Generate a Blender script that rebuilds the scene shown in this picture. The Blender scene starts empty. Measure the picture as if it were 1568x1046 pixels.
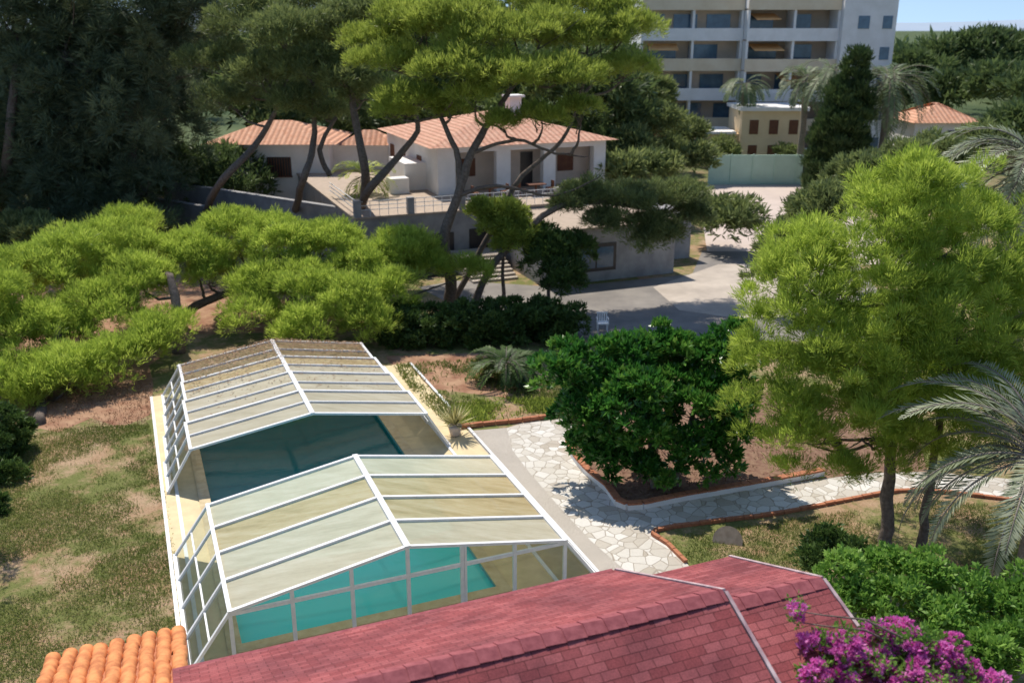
import bpy, math, random
import numpy as np
from mathutils import Vector
random.seed(3)
# ---------------------------------------------------------------- site survey helpers
H=14.0; F=1456.0; PITCH=math.radians(18.4)
cp,sp=math.cos(PITCH),math.sin(PITCH)
def ray(u,v):
    x=u-784.0; y=523.0-v
    return np.array([x, F*cp+y*sp, -F*sp+y*cp])
def P(u,v,z=0.0):
    r=ray(u,v); k=(z-H)/r[2]; return (r[0]*k, r[1]*k, z)
def at(u,v,Y):
    r=ray(u,v); k=Y/r[1]; return (r[0]*k, Y, H+r[2]*k)
TH=math.radians(22); ca,sa=math.cos(TH),math.sin(TH)
def W(a,b,z): return (ca*a-sa*b, sa*a+ca*b, z)
# ---------------------------------------------------------------- materials
def newmat(name):
    m=bpy.data.materials.new(name); m.use_nodes=True
    nt=m.node_tree; nt.nodes.clear()
    o=nt.nodes.new('ShaderNodeOutputMaterial'); return m,nt,o
def N(nt,t,**kw):
    n=nt.nodes.new(t)
    for k,v in kw.items(): setattr(n,k,v)
    return n
def C(c): return (c[0],c[1],c[2],1)
def ramp(nt,src,stops):
    r=N(nt,'ShaderNodeValToRGB'); e=r.color_ramp.elements
    while len(e)<len(stops): e.new(0.5)
    for i,(p,c) in enumerate(stops): e[i].position=p; e[i].color=C(c)
    nt.links.new(src,r.inputs[0]); return r
def pos(nt,rot=0,scale=(1,1,1)):
    g=N(nt,'ShaderNodeNewGeometry'); mp=N(nt,'ShaderNodeMapping')
    mp.inputs['Rotation'].default_value=(0,0,rot); mp.inputs['Scale'].default_value=scale
    nt.links.new(g.outputs['Position'],mp.inputs['Vector']); return mp.outputs[0]
def noise(nt,vec,scale,detail=6,rough=.6):
    n=N(nt,'ShaderNodeTexNoise'); n.inputs['Scale'].default_value=scale; n.inputs['Detail'].default_value=detail
    n.inputs['Roughness'].default_value=rough; nt.links.new(vec,n.inputs['Vector']); return n
def mixc(nt,fac,a,b,mode='MIX'):
    m=N(nt,'ShaderNodeMix',data_type='RGBA',blend_type=mode)
    if isinstance(fac,(int,float)): m.inputs[0].default_value=fac
    else: nt.links.new(fac,m.inputs[0])
    for s,i in ((a,6),(b,7)):
        if isinstance(s,tuple): m.inputs[i].default_value=C(s)
        else: nt.links.new(s,m.inputs[i])
    return m.outputs[2]
def prin(nt,o,col,rough=.7,spec=.3,bump=None,bstr=.3,bdist=.02,metal=0):
    p=N(nt,'ShaderNodeBsdfPrincipled')
    if isinstance(col,tuple): p.inputs['Base Color'].default_value=C(col)
    else: nt.links.new(col,p.inputs['Base Color'])
    p.inputs['Roughness'].default_value=rough; p.inputs['Specular IOR Level'].default_value=spec
    p.inputs['Metallic'].default_value=metal
    if bump is not None:
        b=N(nt,'ShaderNodeBump'); b.inputs['Strength'].default_value=bstr; b.inputs['Distance'].default_value=bdist
        nt.links.new(bump,b.inputs['Height']); nt.links.new(b.outputs[0],p.inputs['Normal'])
    nt.links.new(p.outputs[0],o.inputs[0]); return p
def M(name,c1,c2=None,scale=3,rough=.75,spec=.25,bstr=.3,bdist=.02,detail=7,lo=.35,hi=.65):
    m,nt,o=newmat(name)
    if c2 is None: c2=tuple(x*.75 for x in c1)
    n=noise(nt,pos(nt),scale,detail); r=ramp(nt,n.outputs[0],[(lo,c1),(hi,c2)])
    prin(nt,o,r.outputs[0],rough,spec,n.outputs[0],bstr,bdist); return m
def leafmat(name,dark,mid,light,trans=.4,rough=.5,spec=.3):
    m,nt,o=newmat(name)
    a=N(nt,'ShaderNodeAttribute',attribute_name='tint')
    r=ramp(nt,a.outputs['Fac'],[(0,dark),(.5,mid),(1,light)])
    p=prin(nt,o,r.outputs[0],rough,spec)
    t=N(nt,'ShaderNodeBsdfTranslucent'); nt.links.new(r.outputs[0],t.inputs[0])
    x=N(nt,'ShaderNodeMixShader'); x.inputs[0].default_value=trans
    nt.links.new(p.outputs[0],x.inputs[1]); nt.links.new(t.outputs[0],x.inputs[2]); nt.links.new(x.outputs[0],o.inputs[0])
    return m
def ground_mat():
    m,nt,o=newmat('ground_dry_lawn'); v=pos(nt)
    n1=noise(nt,v,.28,5); n2=noise(nt,v,1.5,9,.75); n3=noise(nt,v,14,6,.8); n4=noise(nt,v,.7,4)
    g=ramp(nt,n3.outputs[0],[(.3,(.10,.12,.035)),(.7,(.23,.24,.085))])
    d=ramp(nt,n3.outputs[0],[(.3,(.31,.20,.12)),(.7,(.56,.41,.28))])
    d2=mixc(nt,.5,d.outputs[0],ramp(nt,n4.outputs[0],[(.4,(.75,.6,.5)),(.6,(1,1,1))]).outputs[0],'MULTIPLY')
    ad=N(nt,'ShaderNodeMath',operation='ADD'); nt.links.new(n1.outputs[0],ad.inputs[0]); nt.links.new(n2.outputs[0],ad.inputs[1])
    mm=N(nt,'ShaderNodeMath',operation='MULTIPLY');nt.links.new(ad.outputs[0],mm.inputs[0]);mm.inputs[1].default_value=.5
    f=ramp(nt,mm.outputs[0],[(.46,(0,0,0)),(.56,(1,1,1))])
    c=mixc(nt,f.outputs[0],g.outputs[0],d2)
    ln=N(nt,'ShaderNodeVectorMath',operation='LENGTH'); nt.links.new(v,ln.inputs[0])
    mr=N(nt,'ShaderNodeMapRange'); mr.inputs[1].default_value=75; mr.inputs[2].default_value=125; nt.links.new(ln.outputs['Value'],mr.inputs[0])
    nf=noise(nt,v,.05,6); wf=ramp(nt,nf.outputs[0],[(.35,(.05,.08,.035)),(.65,(.12,.15,.07))])
    c=mixc(nt,mr.outputs[0],c,wf.outputs[0])
    prin(nt,o,c,.95,.1,n3.outputs[0],.7,.05); return m
def paving_mat():
    m,nt,o=newmat('crazy_paving'); v=pos(nt)
    nz=noise(nt,v,3,3); vv=mixc(nt,.06,v,nz.outputs[1])
    e=N(nt,'ShaderNodeTexVoronoi',feature='DISTANCE_TO_EDGE'); e.inputs['Scale'].default_value=2.9
    c=N(nt,'ShaderNodeTexVoronoi'); c.inputs['Scale'].default_value=2.9
    nt.links.new(vv,e.inputs['Vector']); nt.links.new(vv,c.inputs['Vector'])
    s=N(nt,'ShaderNodeSeparateColor'); nt.links.new(c.outputs['Color'],s.inputs[0])
    st=ramp(nt,s.outputs[0],[(0,(.52,.46,.38)),(.5,(.70,.66,.59)),(1,(.82,.79,.74))])
    n2=noise(nt,v,9,7,.7); st2=mixc(nt,.3,st.outputs[0],n2.outputs[0],'MULTIPLY')
    f=ramp(nt,e.outputs['Distance'],[(.015,(0,0,0)),(.04,(1,1,1))])
    col=mixc(nt,f.outputs[0],(.36,.31,.25),st2)
    prin(nt,o,col,.75,.25,f.outputs[0],.5,.02); return m
def gravel_mat():
    m,nt,o=newmat('washed_gravel'); v=pos(nt)
    n=noise(nt,v,38,4,.9); n1=noise(nt,v,.8,4)
    r=ramp(nt,n.outputs[0],[(.35,(.33,.28,.23)),(.5,(.53,.48,.42)),(.66,(.74,.69,.62))])
    c=mixc(nt,.3,r.outputs[0],n1.outputs[0],'MULTIPLY')
    prin(nt,o,c,.9,.15,n.outputs[0],.4,.01); return m
def shingle_mat():
    m,nt,o=newmat('red_shingles'); v=pos(nt,-TH)
    b=N(nt,'ShaderNodeTexBrick'); nt.links.new(v,b.inputs['Vector'])
    b.inputs['Scale'].default_value=1; b.inputs['Brick Width'].default_value=.22; b.inputs['Row Height'].default_value=.105
    b.inputs['Mortar Size'].default_value=.005; b.inputs['Color1'].default_value=C((.25,.065,.07)); b.inputs['Color2'].default_value=C((.36,.115,.12))
    b.inputs['Mortar'].default_value=C((.11,.03,.033)); b.inputs['Bias'].default_value=-.1
    n=noise(nt,v,60,3,.9); n2=noise(nt,v,1.1,6)
    r=ramp(nt,n.outputs[0],[(.35,(.66,.66,.66)),(.65,(1.3,1.25,1.25))])
    c=mixc(nt,1,b.outputs[0],r.outputs[0],'MULTIPLY')
    r2=ramp(nt,n2.outputs[0],[(.35,(.7,.7,.74)),(.65,(1.2,1.14,1.1))])
    c=mixc(nt,1,c,r2.outputs[0],'MULTIPLY')
    prin(nt,o,c,.85,.2,b.outputs['Fac'],-.6,.015); return m
def rooftile_mat(name,rot,c1=(.42,.17,.09),c2=(.62,.33,.2),wl=.27):
    m,nt,o=newmat(name); v=pos(nt,rot)
    w=N(nt,'ShaderNodeTexWave'); w.bands_direction='X'; w.inputs['Scale'].default_value=.314/wl
    w.inputs['Distortion'].default_value=.3; nt.links.new(v,w.inputs['Vector'])
    n=noise(nt,v,3,6,.8); r=ramp(nt,n.outputs[0],[(.35,c1),(.65,c2)])
    r2=ramp(nt,w.outputs[0],[(0,(.5,.45,.42)),(.5,(1,1,1))])
    c=mixc(nt,.7,r.outputs[0],r2.outputs[0],'MULTIPLY')
    prin(nt,o,c,.85,.2,w.outputs[0],.8,.08); return m
def panel_mat(name='dusty_polycarbonate',k=1.0,warm=0):
    m,nt,o=newmat(name); v=pos(nt,-TH,(.3,1.8,1))
    n=noise(nt,v,1.8,9,.8)
    c0,c1,c2=((.50,.44,.31),(.64,.58,.43),(.76,.71,.57)) if not warm else ((.38,.28,.13),(.58,.46,.25),(.70,.61,.41))
    r=ramp(nt,n.outputs[0],[(.34,tuple(x*k for x in c0)),(.5,tuple(x*k for x in c1)),(.66,tuple(x*k for x in c2))])
    p=prin(nt,o,r.outputs[0],.55,.2)
    t=N(nt,'ShaderNodeBsdfTranslucent'); t.inputs[0].default_value=C((.74*k,.72*k,.62*k) if not warm else (.66*k,.58*k,.42*k))
    x=N(nt,'ShaderNodeMixShader'); x.inputs[0].default_value=.36
    nt.links.new(p.outputs[0],x.inputs[1]); nt.links.new(t.outputs[0],x.inputs[2])
    tr=N(nt,'ShaderNodeBsdfTransparent'); y=N(nt,'ShaderNodeMixShader'); y.inputs[0].default_value=.04
    nt.links.new(x.outputs[0],y.inputs[1]); nt.links.new(tr.outputs[0],y.inputs[2]); nt.links.new(y.outputs[0],o.inputs[0]); return m
def glass_mat(name='clear_glazing',tint=(.88,.95,.92),haze=.07):
    m,nt,o=newmat(name)
    tr=N(nt,'ShaderNodeBsdfTransparent'); tr.inputs[0].default_value=C(tint)
    gl=N(nt,'ShaderNodeBsdfGlossy'); gl.inputs['Roughness'].default_value=.05
    di=N(nt,'ShaderNodeBsdfDiffuse'); di.inputs[0].default_value=C((.6,.6,.55))
    fr=N(nt,'ShaderNodeFresnel'); fr.inputs[0].default_value=1.45
    x=N(nt,'ShaderNodeMixShader'); nt.links.new(fr.outputs[0],x.inputs[0]); nt.links.new(tr.outputs[0],x.inputs[1]); nt.links.new(gl.outputs[0],x.inputs[2])
    y=N(nt,'ShaderNodeMixShader'); y.inputs[0].default_value=haze
    nt.links.new(x.outputs[0],y.inputs[1]); nt.links.new(di.outputs[0],y.inputs[2]); nt.links.new(y.outputs[0],o.inputs[0]); return m
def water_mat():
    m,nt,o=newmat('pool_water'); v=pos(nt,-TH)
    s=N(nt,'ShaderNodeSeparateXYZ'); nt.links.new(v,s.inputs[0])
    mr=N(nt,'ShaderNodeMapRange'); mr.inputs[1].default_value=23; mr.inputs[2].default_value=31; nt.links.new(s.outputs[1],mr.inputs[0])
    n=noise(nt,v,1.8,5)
    r=ramp(nt,mr.outputs[0],[(0,(.07,.68,.74)),(.45,(.008,.22,.25)),(1,(.002,.10,.12))])  # towards the far end, enclosure shade and tree reflections darken the colour itself
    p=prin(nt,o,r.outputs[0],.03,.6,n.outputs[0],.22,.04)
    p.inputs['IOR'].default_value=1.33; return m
mGround=ground_mat(); mPav=paving_mat(); mGrav=gravel_mat(); mShing=shingle_mat()
mTileV=rooftile_mat('villa_roof_tiles',-TH,(.52,.23,.15),(.75,.48,.35),.4); mTileA=rooftile_mat('annex_roof_tiles',0,(.6,.27,.16),(.78,.47,.32),.4)
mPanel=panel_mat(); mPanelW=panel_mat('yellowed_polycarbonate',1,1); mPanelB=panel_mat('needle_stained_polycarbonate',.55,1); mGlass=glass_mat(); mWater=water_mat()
mAlu=M('white_aluminium',(.86,.87,.88),(.76,.77,.79),6,.4,.4,.05)
mCream=M('cream_tile',(.74,.6,.36),(.62,.5,.3),2,.7,.3,.1)
mWhite=M('white_render',(.9,.88,.86),(.8,.78,.75),.8,.85,.2,.1)
mCreamW=M('cream_render',(.72,.6,.5),(.62,.52,.43),1.2,.85,.2,.1)
mGrey=M('grey_render',(.42,.41,.41),(.27,.265,.27),.9,.9,.2,.15)
mTerr=M('terrace_floor',(.5,.40,.32),(.42,.34,.27),3,.9,.2)
mAsph=M('asphalt',(.20,.185,.175),(.30,.275,.25),.5,.95,.2,.3,detail=10)
mConc=M('sunlit_concrete',(.42,.365,.315),(.56,.49,.42),.6,.95,.2,.3,detail=10)  # paler tone holds the driveway's sunlight in its colour; steps share it
mSoil=M('soil',(.18,.10,.075),(.29,.19,.13),5,1,.05,.8,.05)
mNeedle=M('needle_litter',(.27,.14,.09),(.44,.28,.18),1.4,1,.05,.8,.05,detail=10)
mBrick=M('terracotta_edging',(.50,.21,.11),(.36,.14,.08),8,.85,.2,.5)
mDark=M('dark_opening',(.02,.02,.025),(.03,.03,.035),3,.3,.5,0)
mBlueW=M('window_glass',(.05,.10,.16),(.09,.17,.25),1,.1,.6,0)
mBark=M('pine_bark',(.12,.095,.08),(.22,.18,.15),9,.95,.1,.9,.04)
mBarkG=M('grey_bark',(.2,.17,.14),(.32,.28,.24),9,.95,.1,.9,.04)
mOrange=M('orange_barrel_tile',(.78,.33,.13),(.52,.19,.08),4,.85,.2,.4,lo=.4,hi=.62)
mRidge=M('ridge_shingle',(.36,.11,.12),(.24,.065,.075),9,.85,.2,.4)
mBeigeB=M('beige_facade',(.82,.70,.52),(.74,.6,.42),.6,.9,.1,.1)
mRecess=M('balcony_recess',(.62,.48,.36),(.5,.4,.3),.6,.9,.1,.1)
mGreenS=M('green_court',(.45,.62,.5),(.5,.68,.56),1,.9,.1,.1)
mPink=M('pinkish_paving',(.62,.52,.46),(.54,.45,.4),.5,.9,.1)
mWood=M('brown_wood',(.2,.09,.05),(.14,.06,.04),3,.7)
mPlastic=M('white_plastic',(.88,.88,.88),(.84,.84,.84),3,.4)
mHill=M('distant_hill',(.34,.42,.52),(.38,.45,.54),.004,1,.0,0)  # bluish distance haze is mixed into the hill colour
# ---------------------------------------------------------------- mesh builder
class MB:
    def __init__(s): s.v=[]; s.f=[]; s.m=[]
    def face(s,pts,mi=0):
        i=len(s.v); s.v+= [tuple(p) for p in pts]; s.f.append(tuple(range(i,i+len(pts)))); s.m.append(mi)
    def hexa(s,p,mi=0):
        i=len(s.v); s.v+=[tuple(q) for q in p]
        for f in ((0,3,2,1),(4,5,6,7),(0,1,5,4),(1,2,6,5),(2,3,7,6),(3,0,4,7)):
            s.f.append(tuple(i+k for k in f)); s.m.append(mi)
    def box(s,a0,a1,b0,b1,z0,z1,mi=0,T=W):
        s.hexa([T(a0,b0,z0),T(a1,b0,z0),T(a1,b1,z0),T(a0,b1,z0),T(a0,b0,z1),T(a1,b0,z1),T(a1,b1,z1),T(a0,b1,z1)],mi)
    def beam(s,p,q,w,h,mi=0,up=(0,0,1)):
        p=Vector(p);q=Vector(q);d=(q-p).normalized();u=Vector(up)
        sd=d.cross(u)
        if sd.length<1e-3: sd=d.cross(Vector((0,1,0)))
        sd.normalize(); u=sd.cross(d).normalized(); sd=sd*w/2; u=u*h/2
        s.hexa([p-sd-u,p+sd-u,p+sd+u,p-sd+u,q-sd-u,q+sd-u,q+sd+u,q-sd+u],mi)
    def tube(s,pts,rad,mi=0,n=8,jit=.0):
        pts=[Vector(p) for p in pts]; rings=[]
        for k,p in enumerate(pts):
            d=(pts[min(k+1,len(pts)-1)]-pts[max(k-1,0)]).normalized()
            x=d.cross(Vector((.31,.92,.17))).normalized(); y=d.cross(x)
            base=len(s.v)
            for j in range(n):
                t=2*math.pi*j/n; r=rad[k]*(1+random.uniform(-jit,jit))
                s.v.append(tuple(p+x*(r*math.cos(t))+y*(r*math.sin(t))))
            rings.append(base)
        for k in range(len(pts)-1):
            for j in range(n):
                a=rings[k]; b=rings[k+1]; j2=(j+1)%n
                s.f.append((a+j,a+j2,b+j2,b+j)); s.m.append(mi)
        s.f.append(tuple(rings[0]+j for j in reversed(range(n)))); s.m.append(mi)
        s.f.append(tuple(rings[-1]+j for j in range(n))); s.m.append(mi)
    def make(s,name,mats,parent=None,smooth=False):
        me=bpy.data.meshes.new(name); me.from_pydata(s.v,[],s.f)
        for m in (mats if isinstance(mats,(list,tuple)) else [mats]): me.materials.append(m)
        me.polygons.foreach_set('material_index',s.m)
        if smooth: me.polygons.foreach_set('use_smooth',[True]*len(s.f))
        me.update(); o=bpy.data.objects.new(name,me); bpy.context.collection.objects.link(o)
        if parent: o.parent=parent
        return o
def empty(name):
    e=bpy.data.objects.new(name,None); bpy.context.collection.objects.link(e); return e
def curve(pts,rads,sub=4,wob=0.):
    out=[];rr=[]; pts=[Vector(p) for p in pts]
    for i in range(len(pts)-1):
        p0=pts[max(i-1,0)];p1=pts[i];p2=pts[i+1];p3=pts[min(i+2,len(pts)-1)]
        for k in range(sub):
            t=k/sub
            q=.5*((2*p1)+(p2-p0)*t+(2*p0-5*p1+4*p2-p3)*t*t+(3*p1-p0-3*p2+p3)*t**3)
            if wob and (i or k): q=q+Vector((random.uniform(-wob,wob),random.uniform(-wob,wob),random.uniform(-wob,wob)))
            out.append(q); rr.append(rads[i]*(1-t)+rads[i+1]*t)
    out.append(pts[-1]); rr.append(rads[-1]); return out,rr
# ---------------------------------------------------------------- foliage
def quads_obj(name,V,T,mat,parent=None):
    n=len(V)//4; me=bpy.data.meshes.new(name)
    me.vertices.add(n*4); me.vertices.foreach_set('co',V.astype(np.float32).ravel())
    me.loops.add(n*4); me.loops.foreach_set('vertex_index',np.arange(n*4,dtype=np.int32))
    me.polygons.add(n); me.polygons.foreach_set('loop_start',np.arange(0,n*4,4,dtype=np.int32))
    a=me.attributes.new('tint','FLOAT','POINT'); a.data.foreach_set('value',np.repeat(T,4).astype(np.float32))
    me.materials.append(mat); me.update(calc_edges=True)
    o=bpy.data.objects.new(name,me); bpy.context.collection.objects.link(o)
    if parent: o.parent=parent
    return o
def unit(v): return v/np.maximum(np.linalg.norm(v,axis=1,keepdims=True),1e-6)
def leaves(P0,out,L,wd,rs,up=.35,spread=.7):
    n=len(P0); d=unit(out+np.array([0,0,up])+rs.normal(0,spread,(n,3)))
    s=unit(np.cross(d,unit(rs.normal(0,1,(n,3)))))
    l=(L*rs.uniform(.6,1.25,n))[:,None]; w=l*wd
    V=np.stack([P0, P0+d*l*.45+s*w*.5, P0+d*l, P0+d*l*.45-s*w*.5],axis=1).reshape(-1,3); return V
def crown(name,lobes,nsub,rsub,ntuft,K,L,wd,mat,seed=0,parent=None,flat=.7,subflat=.75,low=-.35,up=.35,spread=.7,inner=.15,shell=(.75,1.02),droop=0,clump=.10,tv=.55):
    rs=np.random.RandomState(seed); lb=np.array(lobes,float)
    if lb.shape[1]==4: lb=np.c_[lb,lb[:,3]*flat]
    wts=lb[:,3]**2; wts/=wts.sum(); idx=rs.choice(len(lb),nsub,p=wts)
    d=unit(rs.normal(0,1,(nsub,3)))
    bad=d[:,2]<low; d[bad,2]*=-1; 
    rr=rs.uniform(shell[0],shell[1],nsub); inn=rs.rand(nsub)<inner; rr[inn]=rs.uniform(.1,.7,inn.sum())
    c=lb[idx,:3]+d*rr[:,None]*np.stack([lb[idx,3],lb[idx,3],lb[idx,4]],1)
    sr=rsub*rs.uniform(.5,1.35,nsub); st=rs.uniform(0,1,nsub)
    ti=np.repeat(np.arange(nsub),ntuft); nt=len(ti)
    d2=unit(rs.normal(0,1,(nt,3))+d[ti]*.35); b=d2[:,2]<-.35; d2[b,2]*=-1
    q=c[ti]+d2*(sr[ti]*rs.uniform(.5,1.08,nt))[:,None]*np.array([1,1,subflat])
    tt=st[ti]*tv+rs.uniform(0,1-tv,nt)
    li=np.repeat(np.arange(nt),K); o=d2[li]
    p=q[li]+rs.normal(0,clump*rsub,(len(li),3))
    V=leaves(p,o,L,wd,rs,up,spread)
    T=np.clip(tt[li]*.85+rs.uniform(0,.15,len(li)),0,1)
    return quads_obj(name,V,T,mat,parent)
LP=lambda u,v,Y,r:(*at(u,v,Y),r)
def limbs(mb,root_pts,lobes,r=.09,n=6):
    rp=[Vector(p) for p in root_pts]
    for l in lobes:
        c=Vector(l[:3]); s=min(rp,key=lambda p:(p-c).length+max(0,(p.z-c.z))*2)
        mid=s.lerp(c,.5)+Vector((random.uniform(-.3,.3),random.uniform(-.3,.3),-.12*(c-s).length))
        pt,ra=curve([s,mid,c],[r,r*.7,r*.25],4,.05); mb.tube(pt,ra,0,n)
        for _ in range(5):
            e=c+Vector((random.uniform(-1,1),random.uniform(-1,1),random.uniform(-.1,.6)))*l[3]*.85
            st=s.lerp(c,random.uniform(.5,.95)); pt,ra=curve([st,st.lerp(e,.5)+Vector((0,0,-.1)),e],[r*.4,r*.25,r*.1],2); mb.tube(pt,ra,0,5)
gBright=leafmat('pine_needles_bright',(.17,.25,.04),(.42,.54,.085),(.66,.76,.15),.5)
gMid=leafmat('pine_needles',(.13,.18,.035),(.34,.42,.075),(.56,.62,.13),.5)
gDull=leafmat('dull_needles',(.09,.12,.05),(.20,.25,.09),(.34,.39,.13),.42)
gDark=leafmat('dark_casuarina',(.06,.095,.055),(.14,.19,.105),(.27,.31,.15),.4)
gMag=leafmat('magnolia_leaf',(.025,.10,.02),(.07,.23,.035),(.24,.42,.07),.35,.28,.6)
gShrub=leafmat('shrub_leaf',(.08,.18,.03),(.19,.36,.06),(.34,.52,.11))
gHedge=leafmat('hedge_leaf',(.035,.07,.022),(.085,.15,.035),(.15,.23,.055),.3)
gPalm=leafmat('palm_frond',(.16,.21,.12),(.34,.39,.25),(.56,.59,.42),.4,.45,.4)
gPalmD=leafmat('palm_frond_dark',(.08,.13,.06),(.19,.25,.12),(.34,.39,.23),.35)
gBoug=leafmat('bougainvillea_bract',(.55,.09,.38),(.80,.18,.58),(.90,.42,.76),.45)
gGrass=leafmat('grass_blade',(.09,.135,.025),(.21,.26,.065),(.44,.38,.18),.4)
gCyp=leafmat('cypress_leaf',(.03,.06,.024),(.07,.12,.04),(.14,.2,.055),.25)
gFar=leafmat('far_tree_leaf',(.05,.085,.035),(.12,.175,.06),(.22,.29,.10),.35)
gYel=leafmat('agave_leaf',(.2,.2,.08),(.5,.45,.18),(.62,.58,.3),.2)
gLitter=leafmat('fallen_needle',(.12,.06,.03),(.26,.14,.07),(.42,.26,.14),.1)
# ---------------------------------------------------------------- ground, pool
PA0,PA1,PB0,PB1=1.2,7.75,20.15,35.6
def ring(mb,a0,a1,b0,b1,z,mi=0):
    mb.face([W(a0,b0,z),W(a1,b0,z),W(a1,PB0,z),W(a0,PB0,z)],mi); mb.face([W(a0,PB1,z),W(a1,PB1,z),W(a1,b1,z),W(a0,b1,z)],mi)
    mb.face([W(a0,PB0,z),W(PA0,PB0,z),W(PA0,PB1,z),W(a0,PB1,z)],mi); mb.face([W(PA1,PB0,z),W(a1,PB0,z),W(a1,PB1,z),W(PA1,PB1,z)],mi)
g=MB(); ring(g,-3000,3000,-200,4000,0); g.make('ground',mGround)
g=MB(); ring(g,-.15,10.4,18.9,37.9,.024); g.make('pool_deck',mCream)
pool=empty('swimming_pool')
g=MB()
g.face([W(PA0,PB0,-1.6),W(PA1,PB0,-1.6),W(PA1,PB1,-1.6),W(PA0,PB1,-1.6)])
for (x0,y0,x1,y1) in ((PA0,PB0,PA1,PB0),(PA1,PB0,PA1,PB1),(PA1,PB1,PA0,PB1),(PA0,PB1,PA0,PB0)):
    g.face([W(x0,y0,-1.6),W(x1,y1,-1.6),W(x1,y1,.012),W(x0,y0,.012)])
g.make('basin',M('pool_tile',(.1,.45,.5),(.08,.38,.44),4,.4),pool)
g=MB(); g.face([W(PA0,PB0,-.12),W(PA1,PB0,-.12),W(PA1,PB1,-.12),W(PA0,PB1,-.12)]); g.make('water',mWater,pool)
g=MB()
g.box(PA0-.3,PA0+.03,PB0-.3,PB1+.3,.028,.07);g.box(PA1-.03,PA1+.3,PB0-.3,PB1+.3,.028,.07)
g.box(PA0+.03,PA1-.03,PB0-.3,PB0+.03,.028,.07);g.box(PA0+.03,PA1-.03,PB1-.03,PB1+.3,.028,.07)
g.make('coping',M('coping_stone',(.66,.55,.36),(.54,.42,.25),4),pool)
# ---------------------------------------------------------------- enclosure
enc=empty('pool_enclosure')
fr=MB(); pn=MB(); gl=MB()
def prof(o,bs,ze,zr,ins=1.0):
    a0,a1=o; c=(a0+a1)/2
    return [(a0,.03),(a0+ins,ze),(c,zr),(a1-ins,ze),(a1,.03)]
def section(ab,bs,ze,zr,ins,bm=.09,thick=(),mi=None):
    pr=prof(ab,bs,ze,zr,ins)
    for b in bs:
        w=bm*(1.6 if b in thick else 1)
        for i in range(4): 
            fr.beam(W(pr[i][0],b,pr[i][1]+.03),W(pr[i+1][0],b,pr[i+1][1]+.03),w,.07)
    for i in range(5):
        fr.beam(W(pr[i][0],bs[0]-.06,pr[i][1]+.035),W(pr[i][0],bs[-1]+.06,pr[i][1]+.035),.15 if i==2 else .10,.085)
    for k in range(len(bs)-1):
        for i in range(4):
            q=[W(pr[i][0],bs[k],pr[i][1]),W(pr[i+1][0],bs[k],pr[i+1][1]),W(pr[i+1][0],bs[k+1],pr[i+1][1]),W(pr[i][0],bs[k+1],pr[i][1])]
            if i in (1,2): pn.face(q,mi[i-1][k] if mi else 0)
            else: gl.face(q)
    for sgn,(pA,pB) in ((0,(pr[0],pr[1])),(1,(pr[4],pr[3]))):
        t=.5; m=(pA[0]*(1-t)+pB[0]*t,pA[1]*(1-t)+pB[1]*t)
        fr.beam(W(m[0],bs[0],m[1]),W(m[0],bs[-1],m[1]),.05,.05)
    return pr
pr1=section((0.0,10.35),[19.5,20.85,22.2,23.55,24.9],1.4,2.15,1.0,mi=((0,0,1,0),(0,1,1,0)))
pr2=section((.05,9.35),[29,30.1,31.2],1.35,1.97,.8,.06,thick=(29,31.2))
pr3=section((.15,9.25),[31.25,32.3,33.4],1.3,1.9,.78,.05,thick=(33.4,))
pr4=section((.25,9.15),[33.45,34.5,35.5],1.25,1.83,.76,.05,thick=(35.5,),mi=((0,1),(0,1)))
pr5=section((.3,9.1),[35.55,36.6,37.7],1.2,1.78,.76,.05,mi=((2,2),(2,2)))
for a in (-.12,.3,9.3,10.5): fr.box(a-.05,a+.05,18.9,37.8,.028,.07)
b=19.5; c=5.175
def roofz(a,ze=1.4,zr=2.15): return ze+(zr-ze)*(1-abs(a-c)/(c-1.0))
for a in (1.0,2.4,3.8,5.175,6.55,7.95,9.35): fr.box(a-.045,a+.045,b-.04,b+.04,.026,roofz(a)-.0)
fr.box(6.66,7.84,b-.055,b+.03,.03,.10); fr.box(6.6,6.66,b-.055,b+.03,.1,1.9);
fr.box(1.04,9.31,b-.035,b+.035,1.33,1.42); fr.box(.1,10.2,b-.04,b+.04,.028,.09)
gl.face([W(0,b,.03),W(10.35,b,.03),W(9.35,b,1.4),W(c,b,2.15),W(1,b,1.4)])
gl.face([W(.25,37.7,.03),W(9.15,37.7,.03),W(8.4,37.7,1.2),W(4.7,37.7,1.78),W(1,37.7,1.2)])
for a in (1,2.8,4.7,6.5,8.4): fr.box(a-.04,a+.04,37.66,37.74,.026,1.25)
fr.make('frame',mAlu,enc); pn.make('roof_panels',[mPanel,mPanelW,mPanelB],enc); gl.make('side_glazing',mGlass,enc)
# fallen pine needles on the panels nearest the pines
rs=np.random.RandomState(77); n=5200
aa=rs.uniform(1.1,8.3,n); bb=37.7-rs.exponential(1.5,n); k=bb>29.2; aa=aa[k];bb=bb[k]; n=len(aa)
zz=1.27+(1.9-1.27)*(1-np.abs(aa-4.7)/3.65); pp=np.array([W(a_,b_,z_) for a_,b_,z_ in zip(aa,bb,zz)])
V=leaves(pp,np.zeros((n,3)),.15,.28,rs,0,.6); V[:,2]=np.repeat(zz,4)+.02+.1*(V[:,2]-np.repeat(zz,4)); V[:,2]+=.02
quads_obj('fallen_pine_needles',V,rs.rand(n),gLitter)
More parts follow.
